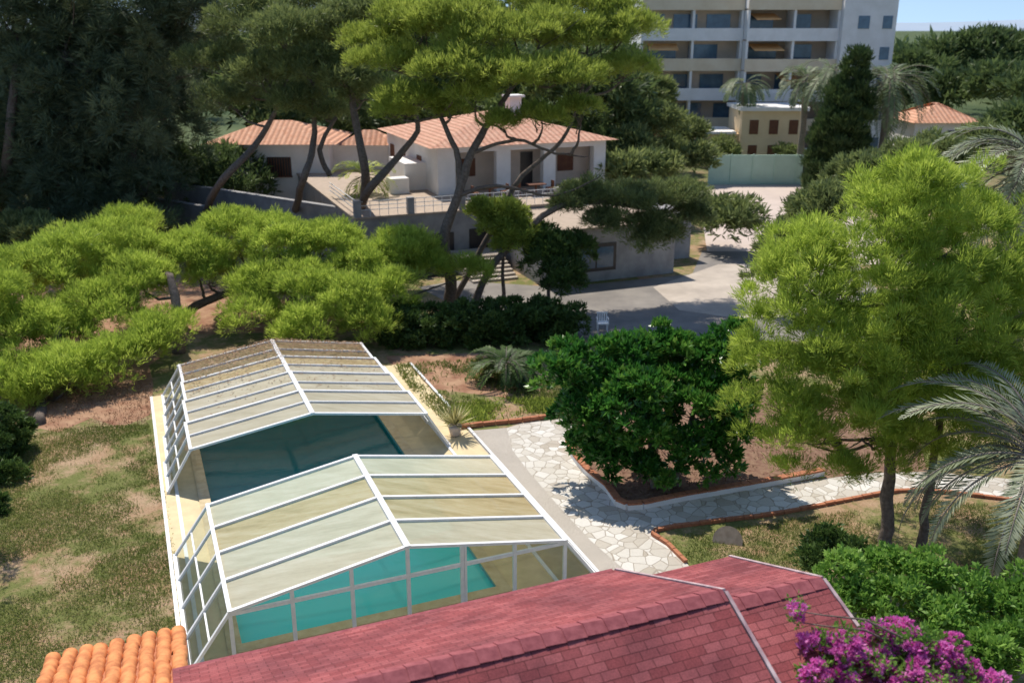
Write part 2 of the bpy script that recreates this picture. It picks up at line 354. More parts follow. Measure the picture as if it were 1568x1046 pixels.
# ---------------------------------------------------------------- paths
def sheet(name,uv,z,mat):
    m=MB(); m.face([P(u,v,z) for u,v in uv][::-1]); return m.make(name,mat)
def poly_w(name,pts,z,mat):
    m=MB(); m.face([(p[0],p[1],z) for p in pts]); return m.make(name,mat)
sheet('gravel_path',[(690,662),(776,655),(785,690),(812,725),(860,780),(905,828),(965,880),(1050,985),(940,990),(905,884),(850,825),(740,720),(690,705)],.004,mGrav)
stone=[(776,655),(800,648),(872,640),(878,662),(872,690),(895,722),(930,752),(962,780),(1050,766),(1190,742),(1330,724),(1420,722),(1568,735),(1700,742),(1700,775),(1568,768),(1420,752),(1350,756),(1200,785),(1110,797),(1005,813),(1022,832),(1050,860),(1150,985),(1050,985),(965,880),(905,828),(860,780),(812,725),(785,690)]
sheet('stone_path',stone,.008,mPav)
sheet('planting_bed',[(872,640),(878,662),(872,690),(895,722),(930,752),(962,780),(1050,766),(1190,742),(1330,724),(1420,722),(1400,640),(1250,600),(1000,600)],.012,mSoil)
sheet('needle_litter',[(-200,430),(560,425),(600,470),(590,505),(300,512),(228,560),(235,588),(230,635),(185,655),(140,640),(90,662),(30,650),(-60,665),(-200,640)],.004,mNeedle)
sheet('needle_litter',[(590,545),(760,540),(820,570),(800,612),(700,600),(620,590)],.004,mNeedle)
def edging(name,uv,w=.14,h=.16,mat=mBrick):
    m=MB(); pts=[Vector(P(u,v,0)) for u,v in uv]; pts,_=curve(pts,[1]*len(pts),3)
    for i in range(len(pts)-1):
        p,q=pts[i],pts[i+1]; n=max(1,int((q-p).length/.28))
        for k in range(n):
            s=p.lerp(q,k/n); e=p.lerp(q,(k+1)/n-.06/n); hh=h+random.uniform(-.012,.012)
            m.beam(s+Vector((0,0,hh/2)),e+Vector((0,0,hh/2)),w,hh)
    return m.make(name,mat)
def wallet(name,uv):
    m=MB(); pts=[Vector(P(u,v,0)) for u,v in uv]; pts,_=curve(pts,[1]*len(pts),3)
    for i in range(len(pts)-1): m.beam(pts[i]+Vector((0,0,.09)),pts[i+1]+Vector((0,0,.09)),.16,.2)
    m.make(name,mWhite)
EB=[(870,672),(872,690),(895,722),(930,752),(960,780),(1050,765),(1190,741),(1260,728)]
wallet('bed_kerb',EB)
m=MB(); pts=[Vector(P(u,v,0)) for u,v in EB]; pts,_=curve(pts,[1]*len(pts),3)
for i in range(len(pts)-1):
    p,q=pts[i],pts[i+1]; n=max(1,int((q-p).length/.28))
    for k in range(n): m.beam(p.lerp(q,k/n)+Vector((0,0,.22)),p.lerp(q,(k+.94)/n)+Vector((0,0,.22+random.uniform(-.01,.01))),.22,.06)
m.make('brick_edging',mBrick)
edging('brick_edging',[(688,660),(740,652),(800,646),(868,636)])
edging('brick_edging',[(1050,862),(1022,834),(1003,814),(1110,798),(1200,786),(1350,757),(1420,753),(1568,769)],.12,.10)
m=MB(); m.tube([P(1114,828,0),P(1114,828,.09)],[.42,.42],0,24); m.make('well_cover',M('worn_stone',(.5,.38,.28),(.38,.28,.2),6))
sheet('driveway',[(860,440),(1060,420),(1075,385),(1300,385),(1400,520),(1000,525),(890,520),(700,470),(640,440),(700,430)],.008,mAsph)
sheet('driveway_sunlit_patch',[(1000,440),(1100,405),(1290,400),(1330,480),(1130,488),(1040,475)],.014,mConc)  # pale sheet: sunlight on the driveway painted as a lighter colour
# ---------------------------------------------------------------- foreground house
house=empty('red_roof_house')
def zr1(b): return 7.5-.47*abs(b-8.3)
def zr2(b): return 7.32-.40*abs(b-8.3)
m=MB()
def gable(mb,a0,a1,bf,bn,zf,th=.1):
    for b0,b1 in ((8.3,bf),(bn,8.3)):
        p=[W(a0,b0,zf(b0)),W(a1,b0,zf(b0)),W(a1,b1,zf(b1)),W(a0,b1,zf(b1))]
        mb.hexa([(x,y,z-th) for x,y,z in p]+p)
gable(m,-.2,6.1,11.0,3.5,zr1); gable(m,6.1,7.6,10.25,6.3,zr2)
m.make('roof_slopes',mShing,house)
m=MB()
for (a0,a1,zz) in ((-.2,6.1,7.5),(6.1,7.6,7.32)):
    a=a0
    while a<a1-.01:
        e=min(a+.26,a1)
        for sg in (-1,1):
            p0=W(a,8.3,zz+.032);p1=W(e,8.3,zz+.018);p2=W(e,8.3+sg*.15,zz-.07+.018);p3=W(a,8.3+sg*.15,zz-.07+.032)
            m.face([p0,p1,p2,p3] if sg<0 else [p3,p2,p1,p0])
            m.face([W(a,8.3,zz+.032),W(a,8.3+sg*.15,zz-.038),W(a,8.3+sg*.15,zz-.07),W(a,8.3,zz)])
        a=e
m.make('ridge_cap',mRidge,house)
m=MB()
for a,zf,bf,bn in ((6.14,zr1,11.0,3.5),(7.63,zr2,10.25,6.3)):
    for b0,b1 in ((8.3,bf),(bn,8.3)): m.beam(W(a,b0,zf(b0)-.05),W(a,b1,zf(b1)-.05),.045,.12)
m.make('barge_boards',M('weathered_trim',(.6,.48,.48),(.34,.22,.24),5),house)
m=MB(); m.beam(W(-.2,11.04,zr1(11)-.06),W(6.1,11.04,zr1(11)-.06),.08,.08); m.make('gutter',mRidge,house)
m=MB(); m.box(.2,5.9,4,10.6,0,6.15); m.box(5.9,7.4,6.5,9.9,0,6.3)
m.make('walls',mCreamW,house)
m=MB()
for z in (1,4):
    m.box(1.5,2.7,10.6,10.63,z,z+1.2); m.box(3.8,5,10.6,10.63,z,z+1.2)
m.make('windows',mBlueW,house)
# barrel tile shed
shed=empty('tiled_roof_shed')
q0=Vector(P(70,1012,3)); q1=Vector(P(285,966,3)); d=(q1-q0); n=9; run=Vector((.35,-.93,0)).normalized()
m=MB()
for i in range(n):
    s=q0+d*((i+.5)/n)
    for k in range(9):
        a=s+run*(k*.38)+Vector((random.uniform(-.015,.015),random.uniform(-.03,.03),.11*k+random.uniform(0,.01))); e=a+run*.44+Vector((random.uniform(-.015,.015),0,.115))
        rings=[]
        for (c_,r) in ((a,.135),(e,.105)):
            base=len(m.v); dd=d.normalized()
            for j in range(9):
                t=math.pi*j/8; m.v.append(tuple(c_+dd*(math.cos(t)*r)+Vector((0,0,math.sin(t)*r+.03))))
            rings.append(base)
        for j in range(8):
            m.f.append((rings[0]+j,rings[0]+j+1,rings[1]+j+1,rings[1]+j)); m.m.append(0)
m.make('barrel_tiles',mOrange,shed,True)
m=MB(); z3=Vector((0,0,.02))
e0=q0+run*3.4+Vector((0,0,1.0)); e1=q1+run*3.4+Vector((0,0,1.0))
m.face([q0+z3,q1+z3,e1+z3,e0+z3]); m.make('roof_bed',mBrick,shed)
m=MB(); g0=q0+run*.15;g1=q1+run*.15
m.hexa([(g0.x,g0.y,0),(g1.x,g1.y,0),(e1.x,e1.y,0),(e0.x,e0.y,0),(g0.x,g0.y,2.98),(g1.x,g1.y,2.98),(e1.x,e1.y,3.9),(e0.x,e0.y,3.9)]); m.make('walls',mCreamW,shed)
# ---------------------------------------------------------------- villa
villa=empty('white_villa')
m=MB()
m.box(18.8,31,60.9,72,3.4,6.5); m.box(18.8,19.5,59.4,60.9,3.4,6.5)
m.box(19.5,20.0,59.4,59.9,3.4,6.1)
for a0,a1 in ((22.9,23.9),(26.3,27.2),(30.1,31)): m.box(a0,a1,59.4,59.95,3.4,6.1)
m.box(19.5,31,59.4,59.95,6.1,6.5); m.box(30.5,31,59.95,60.9,3.4,6.1)
m.box(17.3,18.8,62,66,3.4,5.2); m.box(16.0,17.3,61,62,3.4,4.4)
m.make('walls',mWhite,villa)
m=MB(); m.box(19.51,30.49,60.86,60.9,3.41,6.1); m.make('porch_back_wall',mCreamW,villa)
m=MB(); m.box(25.2,26.1,60.8,60.86,3.42,5.75); m.make('door',mDark,villa)
m=MB()
for a0,a1 in ((20.6,21.9),(28,29.2)): m.box(a0,a1,60.8,60.86,4.3,5.5)
for b0 in (63,67,70): m.box(18.74,18.8,b0,b0+1,4.4,5.5)
m.make('windows',mWood,villa)
def hip(mb,a0,a1,b0,b1,z0,z1,T=W):
    h=(b1-b0)/2; r0,r1=T(a0+h,b0+h,z1),T(a1-h,b0+h,z1)
    A,B,C_,D=T(a0,b0,z0),T(a1,b0,z0),T(a1,b1,z0),T(a0,b1,z0)
    mb.face([A,B,r1,r0]);mb.face([B,C_,r1]);mb.face([C_,D,r0,r1]);mb.face([D,A,r0]); mb.face([D,C_,B,A])
m=MB(); hip(m,18.1,31.7,58.8,72.2,6.52,8.2); m.make('roof',mTileV,villa)
m=MB(); m.box(26.5,27.4,66,66.9,7.6,9.0); m.box(26.3,27.6,65.8,67.1,9.0,9.15); m.make('chimney',mWhite,villa)
terr=empty('terrace_base')
m=MB(); m.box(12,31.5,54,75,0,3.3); m.box(21,29.5,47.4,54,0,3.05); m.box(29.5,32.5,50.4,54,0,2.9)
m.make('retaining_walls',mGrey,terr)
m=MB(); m.box(11.9,31.6,53.9,75,3.3,3.4); m.box(20.9,29.6,47.3,53.9,3.05,3.17); m.make('terrace_floor',mTerr,terr)
m=MB()
m.box(16.8,18.0,53.95,54,0,2.1);m.box(19,20.2,53.95,54,.8,2.2); m.box(23,25.6,47.35,47.4,.6,2.2)
m.make('openings',mDark,terr)
m=MB(); m.box(23.2,24.25,47.32,47.345,.8,2.0); m.box(24.35,25.4,47.32,47.345,.8,2.0); m.make('window_panes',mBlueW,terr)
m=MB()
for a in np.arange(12.2,31.6,3.2): m.box(a-.2,a+.2,54,54.4,3.4,4.35,0)
m.make('balustrade_posts',mGrey,terr)
m=MB()
for z in (3.75,4.0,4.25): m.box(12.2,31.3,54.18,54.22,z,z+.035)
for a in np.arange(12.4,31.3,.55): m.box(a,a+.03,54.17,54.2,3.4,4.25)
for z in (3.75,4.0,4.25): m.box(12.18,12.22,54.3,62,z,z+.035)
m.make('railing',mAlu,terr)
e=empty('patio_table'); m=MB()
for (ta,tb) in ((21.5,57),(24.8,57.2)):
    m.box(ta-.6,ta+.6,tb-.4,tb+.4,4.1,4.15); m.box(ta-.05,ta+.05,tb-.05,tb+.05,3.4,4.1)
    for sgn in (-1,1):
        m.box(ta+sgn*1.0-.22,ta+sgn*1.0+.22,tb-.22,tb+.22,3.82,3.87); m.box(ta+sgn*1.2-.03,ta+sgn*1.2+.03,tb-.22,tb+.22,3.87,4.3)
        for q in (-.18,.18): m.box(ta+sgn*1.0+q-.02,ta+sgn*1.0+q+.02,tb-.2,tb-.16,3.4,3.82); m.box(ta+sgn*1.0+q-.02,ta+sgn*1.0+q+.02,tb+.16,tb+.2,3.4,3.82)
m.make('table_and_chairs',mWood,e)
m=MB()
for i in range(7): m.box(17.6,20.4,49.5+i*.4,53.95,.14*i,.14*(i+1)-.002)
m.make('stone_steps',mConc)
m=MB(); p=Vector(P(245,352,0)); q=Vector(W(12,56,0)); 
for zt,off,t in ((2.2,0,.3),(3.1,2.0,.3)):
    m.beam(Vector((p.x,p.y+off,zt/2)),Vector((q.x,q.y+off,zt/2)),t,zt)
    m.beam(Vector((p.x,p.y+off,zt+.06)),Vector((q.x,q.y+off,zt+.06)),t+.1,.1)
m.make('boundary_wall',mGrey)
ann=empty('tiled_annex')
I=lambda a,b,z:(a,b,z)
ax0=at(325,280,72)[0]; ax1=at(512,280,72)[0]
m=MB(); m.box(ax0+.3,ax1-.3,72,79,0,5.6,0,I); m.box(ax1-.3,ax1+4,74,79,0,5.3,0,I); m.make('walls',mWhite,ann)
m=MB(); hip(m,ax0-.4,ax1+.4,71.3,79.5,5.6,7.0,I); hip(m,ax1+.2,ax1+4.5,73.4,76.8,5.3,6.3,I); m.make('roof',mTileA,ann)
wx=at(412,285,72)[0]; m=MB(); m.box(wx,wx+1.8,71.94,72,3.2,4.6,0,I)
m.make('window',mDark,ann)
m=MB()
for k in range(9): m.box(wx+.1+k*.2,wx+.16+k*.2,71.88,71.93,3.2,4.6,0,I)
m.box(wx-.05,wx+1.85,71.9,71.96,3.1,3.2,0,I)
m.make('window_grille',mWood,ann)
# ---------------------------------------------------------------- apartment building
ap=empty('apartment_building')
fl=3.15; w=MB();dk=MB();bal=MB();aw=MB();rc=MB()
x0,x1=at(985,100,108)[0],at(1275,100,108)[0]; x2=at(1365,100,106)[0]
xm=x0+(x1-x0)*.52
w.box(x0,x1,110.05,124,0,18.0,0,I); w.box(x1,x2,106,124,0,17.4,0,I)
w.box(x0+6,x1-2,112,122,18,20.6,0,I)
for k in range(6):
    z=k*fl
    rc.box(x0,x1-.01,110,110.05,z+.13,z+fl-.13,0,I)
    for (xa_,xb_,yf) in ((x0-.3,xm,108.4),(xm+.05,x1-.02,106.8)):
        w.box(xa_,xb_,yf+.1,109.98,z-.12,z+.12,0,I)
        (bal if k%2 else w).box(xa_,xb_,yf,yf+.12,z-.25,z+1.05,0,I)
        x=xa_+.9
        while x<xb_-2:
            ww=random.choice((1.8,2.6,3.2)); dk.box(x,min(x+ww,xb_-.4),109.9,110,z+.15,z+2.5,0,I)
            if random.random()<.35: aw.hexa([(x,109.8,z+2.5),(x+ww,109.8,z+2.5),(x+ww,yf-.2,z+1.9),(x,yf-.2,z+1.9),(x,109.8,z+2.58),(x+ww,109.8,z+2.58),(x+ww,yf-.2,z+1.98),(x,yf-.2,z+1.98)])
            x+=ww+random.uniform(.8,1.6)
        for xx in (xa_,(xa_+xb_)/2,xb_-.25): w.box(xx,xx+.25,yf+.13,109.9,z+.12,z+fl-.25,0,I)
    dk.box(x1+1.6,x1+2.8,105.94,106,z+1,z+2.3,0,I); dk.box(x1+4.2,x1+5.2,105.94,106,z+1,z+2.3,0,I)
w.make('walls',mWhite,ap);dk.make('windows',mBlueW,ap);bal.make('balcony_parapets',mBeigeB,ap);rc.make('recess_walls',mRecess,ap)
aw.make('awnings',M('awning_orange',(.85,.5,.22),(.75,.4,.16),1),ap)
lb=empty('beige_outbuilding')
xa=at(1135,200,98)[0]; xb=at(1232,200,98)[0]
mOch=M('ochre_facade',(.86,.68,.45),(.78,.6,.38),.6,.9)
m=MB(); m.box(xa,xb,98,104,0,5.8,0,I); m.box(xa-4.2,xa,99,104,0,3.4,0,I); m.make('walls',mOch,lb)
m=MB(); m.box(xa-.25,xb+.25,97.7,104.3,5.8,6.15,0,I); m.box(xa-4.4,xa-.26,98.8,104.2,3.4,3.65,0,I); m.make('parapet',mWhite,lb)
m=MB()
for k in range(3): m.box(xa+.8+k*2.0,xa+1.7+k*2.0,97.94,98,3.5,4.9,0,I); m.box(xa+.8+k*2.0,xa+1.7+k*2.0,97.94,98,.8,2.4,0,I)
m.make('windows',mWood,lb)
m=MB(); c0=at(1085,270,88)[0]; c1=at(1228,270,88)[0]
m.box(c0,c1,88,88.15,0,2.7,0,I)
for x in np.arange(c0,c1,2): m.box(x-.05,x+.05,87.9,88,0,2.8,0,I)
m.make('green_fence',mGreenS)
poly_w('court_paving',[(c0-6,57),(c1-1,57),(c1+1,87.9),(c0-1,87.9)],.004,mPink)
sm=empty('small_tiled_house'); s0=at(1400,200,86)[0]; s1=at(1495,200,86)[0]
m=MB(); m.box(s0,s1,86,92,0,5.8,0,I); m.make('walls',mWhite,sm)
m=MB(); hip(m,s0-.4,s1+.4,85.5,92.5,5.8,7.3,I); m.make('roof',mTileA,sm)
m=MB(); m.box(s0+1,s0+2,85.94,86,3.9,5.1,0,I); m.box(s0+3,s0+4,85.94,86,3.9,5.1,0,I); m.make('windows',mDark,sm)
ob=empty('orange_house'); o0=at(505,180,95)[0]; o1=at(545,180,95)[0]
m=MB(); m.box(o0,o1,95,99,0,8,0,I); m.make('walls',M('ochre_render',(.6,.28,.13),(.5,.22,.1),1),ob)
m=MB(); hip(m,o0-.3,o1+.3,94.7,98,8,8.8,I); m.make('roof',mTileA,ob)
m=MB(); m.box(o0+.6,o0+1.5,94.94,95,5.5,7,0,I); m.make('windows',mDark,ob)
m=MB(); n=60; xs=np.linspace(-2600,2600,n)
hz=[20+5*math.sin(i*.31)+3*math.sin(i*.83+1)+ (40*math.exp(-((i-22)/6)**2)) for i in range(n)]
for i in range(n-1):
    m.face([(xs[i],2300,-5),(xs[i+1],2300,-5),(xs[i+1],2700,hz[i+1]),(xs[i],2700,hz[i])])
m.make('distant_hills',mHill,None,True)
# ---------------------------------------------------------------- trees
def tree(name,trunks,lobes,mat,bark=mBark,limb=.09,**kw):
    e=empty(name); mb=MB(); roots=[]
    for pts,r in trunks:
        pt,ra=curve(pts,r,5,.04); mb.tube(pt,ra,0,9,.08); roots+=pt[len(pt)//3:]
    if limb: limbs(mb,roots,lobes,limb)
    mb.make('trunk_and_limbs',bark,e,True)
    crown('crown',lobes,mat=mat,parent=e,**kw); return e
L=[LP(1400,315,24.5,1.2),LP(1330,390,24,1.4),LP(1450,390,24,1.5),LP(1530,400,24.5,1.5),LP(1240,450,24,1.3),LP(1370,480,23.5,1.8),LP(1500,500,23.5,1.8),
   LP(1195,545,24,1.1),LP(1290,570,23.2,1.7),LP(1420,600,23,1.9),LP(1540,590,24,1.7),LP(1185,640,23.6,1.0),LP(1240,680,22.8,1.1),LP(1320,670,22.8,1.2),LP(1230,395,24.6,.9),LP(1430,680,23.3,1.1),LP(1600,480,24.6,1.6),LP(1350,310,25,.8),LP(1380,560,26,2.0),LP(1190,460,24.6,.8),LP(1480,310,25,1.0)]
b0=P(1355,858); tree('pine_tree',[([b0,at(1360,760,23.3),at(1375,600,23.8),at(1400,380,24.3)],[.2,.17,.12,.05]),([P(1410,850),at(1420,770,23.3),at(1440,640,23.8),at(1480,450,24)],[.14,.12,.09,.04])],L,gBright,limb=.06,
   nsub=850,rsub=.45,ntuft=42,K=9,L=.20,wd=.10,seed=1,flat=1.0,low=-.8,up=.6,spread=.4,inner=.18)
L=[LP(40,440,41,2.1),LP(110,405,43,1.9),LP(190,385,45,1.8),LP(60,520,38,1.9),LP(150,490,40,1.8),LP(210,440,42,1.6),LP(30,590,35,1.4),LP(110,580,35.5,1.3),LP(170,565,36.5,1.3),LP(250,510,39,1.1),LP(-30,480,38,2.1),LP(205,345,47,.9),LP(215,545,37.5,.9),LP(70,605,34.8,1.0)]
tree('pine_tree',[([P(275,540),at(272,480,40.5),at(260,420,41.5)],[.3,.24,.15]),([P(60,650),at(70,590,36.5),at(90,500,38)],[.25,.2,.12])],L,gBright,nsub=640,rsub=.62,ntuft=42,K=9,L=.26,wd=.11,seed=2,flat=.75,subflat=.8,up=.6,spread=.45,inner=.1)
L=[LP(300,400,45,1.6),LP(360,365,47,1.6),LP(430,380,46,1.8),LP(500,385,46,1.6),LP(560,410,45,1.5),LP(620,390,46,1.4),LP(655,415,46,1.0),LP(470,445,43,1.6),LP(400,445,43.5,1.3),LP(540,470,42,1.5),LP(390,490,41.5,1.1),LP(470,505,40.5,1.1),LP(560,500,41,1.1),LP(600,450,43,1.2),LP(720,420,46,.8),LP(320,430,44,.9)]
tree('pine_tree',[([P(272,500),at(300,470,44),at(400,430,45)],[.3,.22,.12]),([P(420,530),at(440,470,43),at(480,410,44)],[.2,.16,.1]),([P(330,490),at(370,460,44),at(430,430,44)],[.12,.1,.06])],L,gBright,nsub=680,rsub=.6,ntuft=42,K=9,L=.26,wd=.11,seed=3,flat=.75,subflat=.8,up=.6,spread=.45,inner=.1)
L=[LP(600,100,50,1.8),LP(640,50,50,2.2),LP(700,40,49,2.2),LP(760,70,48,2.3),LP(830,60,49,2.2),LP(900,70,50,2.0),LP(950,55,51,2.0),LP(960,115,50,1.5),LP(700,115,47,2.0),LP(630,160,48,1.5),LP(780,125,46,1.7),LP(860,125,47,1.8),LP(900,20,52,2.2),LP(780,10,52,2.4),LP(570,70,52,1.6),LP(650,10,53,2.0),LP(600,178,48,.8),LP(830,185,47,.8),LP(690,175,48,.8),LP(760,190,47,.7),LP(890,175,47.5,.7),LP(730,150,47,1.0)]
tree('umbrella_pine',[([P(688,475),at(690,420,47.3),at(680,365,47.4),at(705,290,47.6),at(722,235,48),at(760,170,49),at(800,110,49)],[.34,.3,.26,.22,.2,.16,.08]),
  ([at(705,290,47.6),at(700,240,48),at(680,190,48.5),at(650,120,50)],[.2,.16,.12,.06]),([P(690,470),at(770,320,49),at(800,270,49),at(860,215,50),at(890,150,50)],[.16,.15,.13,.1,.05]),
  ([at(722,235,48),at(790,215,48),at(850,235,48),at(900,240,48.5)],[.1,.08,.06,.02]),([at(700,300,47.5),at(760,285,47.5),at(850,300,47.8),at(920,270,48)],[.12,.09,.06,.02])],L,gMid,
  nsub=840,rsub=.66,ntuft=40,K=8,L=.30,wd=.12,seed=4,flat=.5,subflat=.75,low=-.1,up=.6,spread=.45,inner=.05)
L=[LP(900,305,49,1.2),LP(960,315,49,1.5),LP(1020,310,50,1.5),LP(1050,300,51,1.1),LP(930,345,48,1.1),LP(1000,350,49,1.2),LP(1060,335,50,.9),LP(870,320,48,.8),LP(985,375,48,.7),LP(1030,365,49,.7)]
tree('pine_tree',[([P(720,480),at(760,400,47),at(850,320,47.5),at(930,310,48.5),at(1000,325,49)],[.22,.18,.15,.12,.06])],L,gDull,nsub=340,rsub=.5,ntuft=34,K=6,L=.3,wd=.12,seed=5,flat=.6)
for i,(L,mt) in enumerate((([LP(770,340,48,1.1),LP(790,370,47.5,1.0),LP(740,330,48,.7)],gMid),([LP(840,400,47,1.2),LP(880,390,47.5,1.0),LP(860,430,46,1.0),LP(825,370,47.6,.9)],gHedge))):
    tree('shrub',[([ (L[0][0],L[0][1],0),L[0][:3]],[.12,.06])],L,mt,limb=.04,nsub=130,rsub=.42,ntuft=34,K=6,L=.28,wd=.22,seed=20+i,flat=.9)
L=[LP(430,60,56,2.0),LP(480,110,56,2.0),LP(530,130,55,1.4),LP(400,120,57,1.8),LP(350,160,58,1.6),LP(460,160,56,1.3),LP(510,60,57,2.1),LP(560,30,58,2.0),LP(380,40,60,2.2),LP(440,15,60,2.2),LP(560,150,55,1.2),LP(330,100,60,1.8),LP(500,180,56,.8)]
tree('leaning_pine',[([P(545,352),at(560,300,54.5),at(610,240,55),at(640,190,55),at(600,120,55)],[.28,.25,.2,.14,.08]),([P(448,345),at(460,290,55.5),at(480,220,56),at(480,130,56)],[.24,.22,.18,.08]),
  ([P(310,345),at(330,290,56),at(400,210,57),at(430,150,57)],[.25,.22,.18,.08]),([P(545,360),at(560,280,55),at(545,190,55),at(530,90,56)],[.3,.26,.22,.1]),([at(505,270,56),at(490,230,56),at(515,180,56)],[.16,.15,.1])],L,gDull,nsub=560,rsub=.75,ntuft=32,K=7,L=.34,wd=.13,seed=6,flat=.6,subflat=.75,up=.5)
rs0=np.random.RandomState(9); L=[]
for u0,v0,u1,v1,k in ((-60,-60,320,60,26),(-60,60,310,180,28),(-60,180,290,320,30)):
    for _ in range(k):
        L.append(LP(rs0.uniform(u0,u1),rs0.uniform(v0,v1),rs0.uniform(61,69),rs0.uniform(1.4,2.7)))
tree('casuarina_tree',[([P(90,325),at(95,250,63),at(100,80,64)],[.5,.4,.2]),([P(200,325),at(200,250,65),at(220,80,66)],[.45,.35,.15]),([P(0,330),at(10,250,62),at(30,60,64)],[.45,.35,.2])],L,gDark,limb=.07,nsub=1400,rsub=.78,ntuft=30,K=7,L=.6,wd=.09,seed=7,flat=1.3,subflat=1.3,low=-.9,up=-.25,spread=.35,inner=.1,clump=.12,tv=.8)
L=[(x,88+random.uniform(-6,8),random.uniform(5,10),random.uniform(4,5.5)) for x in np.linspace(-62,6,18)]
L+=[(x,98+random.uniform(-6,8),random.uniform(7,12),random.uniform(3.5,4.6)) for x in np.linspace(-70,8,16)]
crown('distant_trees',L,1100,1.5,26,5,.9,.25,gFar,8,None,.95,inner=.1,low=-.9)
L=[(x,70+random.uniform(-4,4),random.uniform(1.5,5),random.uniform(2.2,3.0)) for x in np.linspace(-40,-21,8)]
crown('distant_trees',L,300,1.0,26,5,.6,.22,gFar,9,None,.9,low=-.9)
L=[(x,56+random.uniform(-2,3),random.uniform(1,2.2),random.uniform(1.3,1.9)) for x in np.linspace(-36,-22,9)]
crown('background_shrubs',L,260,.7,28,6,.42,.2,gDull,29,None,.9,low=-.6)
rs1=np.random.RandomState(4)
L=[(rs1.uniform(-140,190),rs1.uniform(135,280),rs1.uniform(2,6),rs1.uniform(5,9)) for _ in range(80)]
crown('distant_trees',L,1300,2.6,16,4,1.8,.3,gFar,19,None,.6,low=-.3)
L=[LP(960,195,85,2.2),LP(1005,195,82,2.0),LP(940,150,95,2.4),LP(990,150,98,2.4),LP(1050,215,90,1.6),LP(965,235,78,1.8),LP(1030,240,84,1.4),LP(1000,265,70,1.4),LP(950,270,68,1.2),LP(1130,345,60,1.3),LP(1100,335,62,1.1),LP(1075,250,80,1.2),LP(1205,240,95,1.0),LP(1105,235,96,1.0)]
crown('background_shrubs',L,460,.9,26,5,.55,.25,gDull,10,None,.85)
L=[LP(u,v,Y,r) for u,v,Y,r in ((1400,120,115,3.6),(1450,105,118,4),(1510,95,118,4.2),(1570,100,118,4.2),(1620,110,118,4.6),(1390,150,105,2.6),(1460,150,104,2.6),(1530,140,100,3),(1590,150,95,3),(1560,200,80,2.2))]
crown('distant_trees',L,560,1.5,26,5,.9,.25,gFar,11,None,.65)
L=[LP(1235,345,50,1.2),LP(1205,385,47,1.1),LP(1260,330,48,1.3),LP(1320,290,52,1.8),LP(1380,265,55,1.7),LP(1440,255,58,1.7),LP(1190,425,42,1.1),LP(1500,240,60,1.7)]
crown('background_shrubs',L,300,.7,30,6,.42,.2,gDull,12,None,.9)
e=empty('cypress_tree'); L=[]
bx,by=P(1270,300)[:2]
for k in range(9):
    z=.8+k*1.35; r=(2.0,2.2,2.3,2.2,2.0,1.7,1.3,.95,.5)[k]; L.append((bx+.16*k,by,z,r))
mb=MB(); mb.tube([(bx,by,0),(bx+.6,by,5),(bx+1.1,by,11)],[.3,.2,.05],0,8); mb.make('trunk',mBark,e)
crown('crown',L,520,.6,36,6,.42,.16,gCyp,13,e,1.0,up=1.2,spread=.4,low=-.9)
L=[LP(870,585,28.5,1.05),LP(960,570,29,1.2),LP(1050,570,29,1.15),LP(1110,575,28.5,1.05),LP(900,640,27.8,1.0),LP(980,630,27.6,1.35),LP(1070,640,27.6,1.25),LP(1120,645,28,.9),LP(950,700,27.4,.75),LP(1030,705,27.2,.9),LP(860,545,29.3,.4),LP(832,575,28.6,.4),LP(1125,525,29,.6),LP(1000,530,29.3,.6),LP(1090,700,27.4,.7),LP(915,685,27.6,.6),LP(985,725,27.1,.5)]
tree('magnolia_tree',[([P(1005,748),at(1000,690,28),at(980,600,28.4)],[.16,.13,.06]),([P(1030,745),at(1050,680,28),at(1070,600,28.4)],[.12,.1,.05])],L,gMag,bark=mBarkG,limb=.05,
  nsub=330,rsub=.38,ntuft=24,K=8,L=.25,wd=.38,seed=14,flat=.95,low=-.6,up=.5,spread=.6,clump=.05)
e=[]
for u in range(600,885,17): e.append((*P(u,512-(u-600)*.02,.55)[:2],.6,.85))
crown('hedge',e+[(x,y+.9,.8,.9) for x,y,z,r in e],420,.32,30,6,.2,.35,gHedge,15,None,1.1,low=-.9)
crown('hedge',[(*at(u,v,Y),r) for u,v,Y,r in ((5,660,30,.8),(0,700,29,.8),(10,740,28,.7),(-15,800,26,.9))],160,.3,30,6,.17,.35,gHedge,16,None,1.1,low=-.9)
L=[(-17,25,6,2.0),(-18.5,24,5,1.8),(-17,22.5,5.4,1.6),(-19,27,6,2),(-16.5,20.5,5.4,1.5)]
tree('garden_tree',[([(-18,25,0),(-17.8,25,3),(-17.2,25,5.5)],[.25,.2,.1])],L,gMid,nsub=170,rsub=.5,ntuft=30,K=6,L=.26,wd=.16,seed=50,flat=.7)
L=[LP(1290,890,15.5,.5),LP(1350,885,16,.6),LP(1420,905,15.5,.7),LP(1490,935,15,.7),LP(1540,960,14.6,.6),LP(1380,945,14.8,.6),LP(1450,975,14.3,.6),LP(1310,930,15,.45),LP(1580,930,15,.7),LP(1560,1010,13.5,.6),LP(1500,1010,13.8,.5)]
tree('shrub',[([(L[2][0],L[2][1],0),L[2][:3]],[.06,.03])],L,gShrub,limb=.02,nsub=230,rsub=.22,ntuft=22,K=6,L=.12,wd=.5,seed=17,flat=.9,low=-.8,spread=.7)
L=[LP(1270,840,19.5,.4),LP(1310,860,19,.35),LP(1250,865,19,.3)]
crown('shrub',L,70,.22,22,6,.13,.4,gHedge,18,None,1,low=-.8)
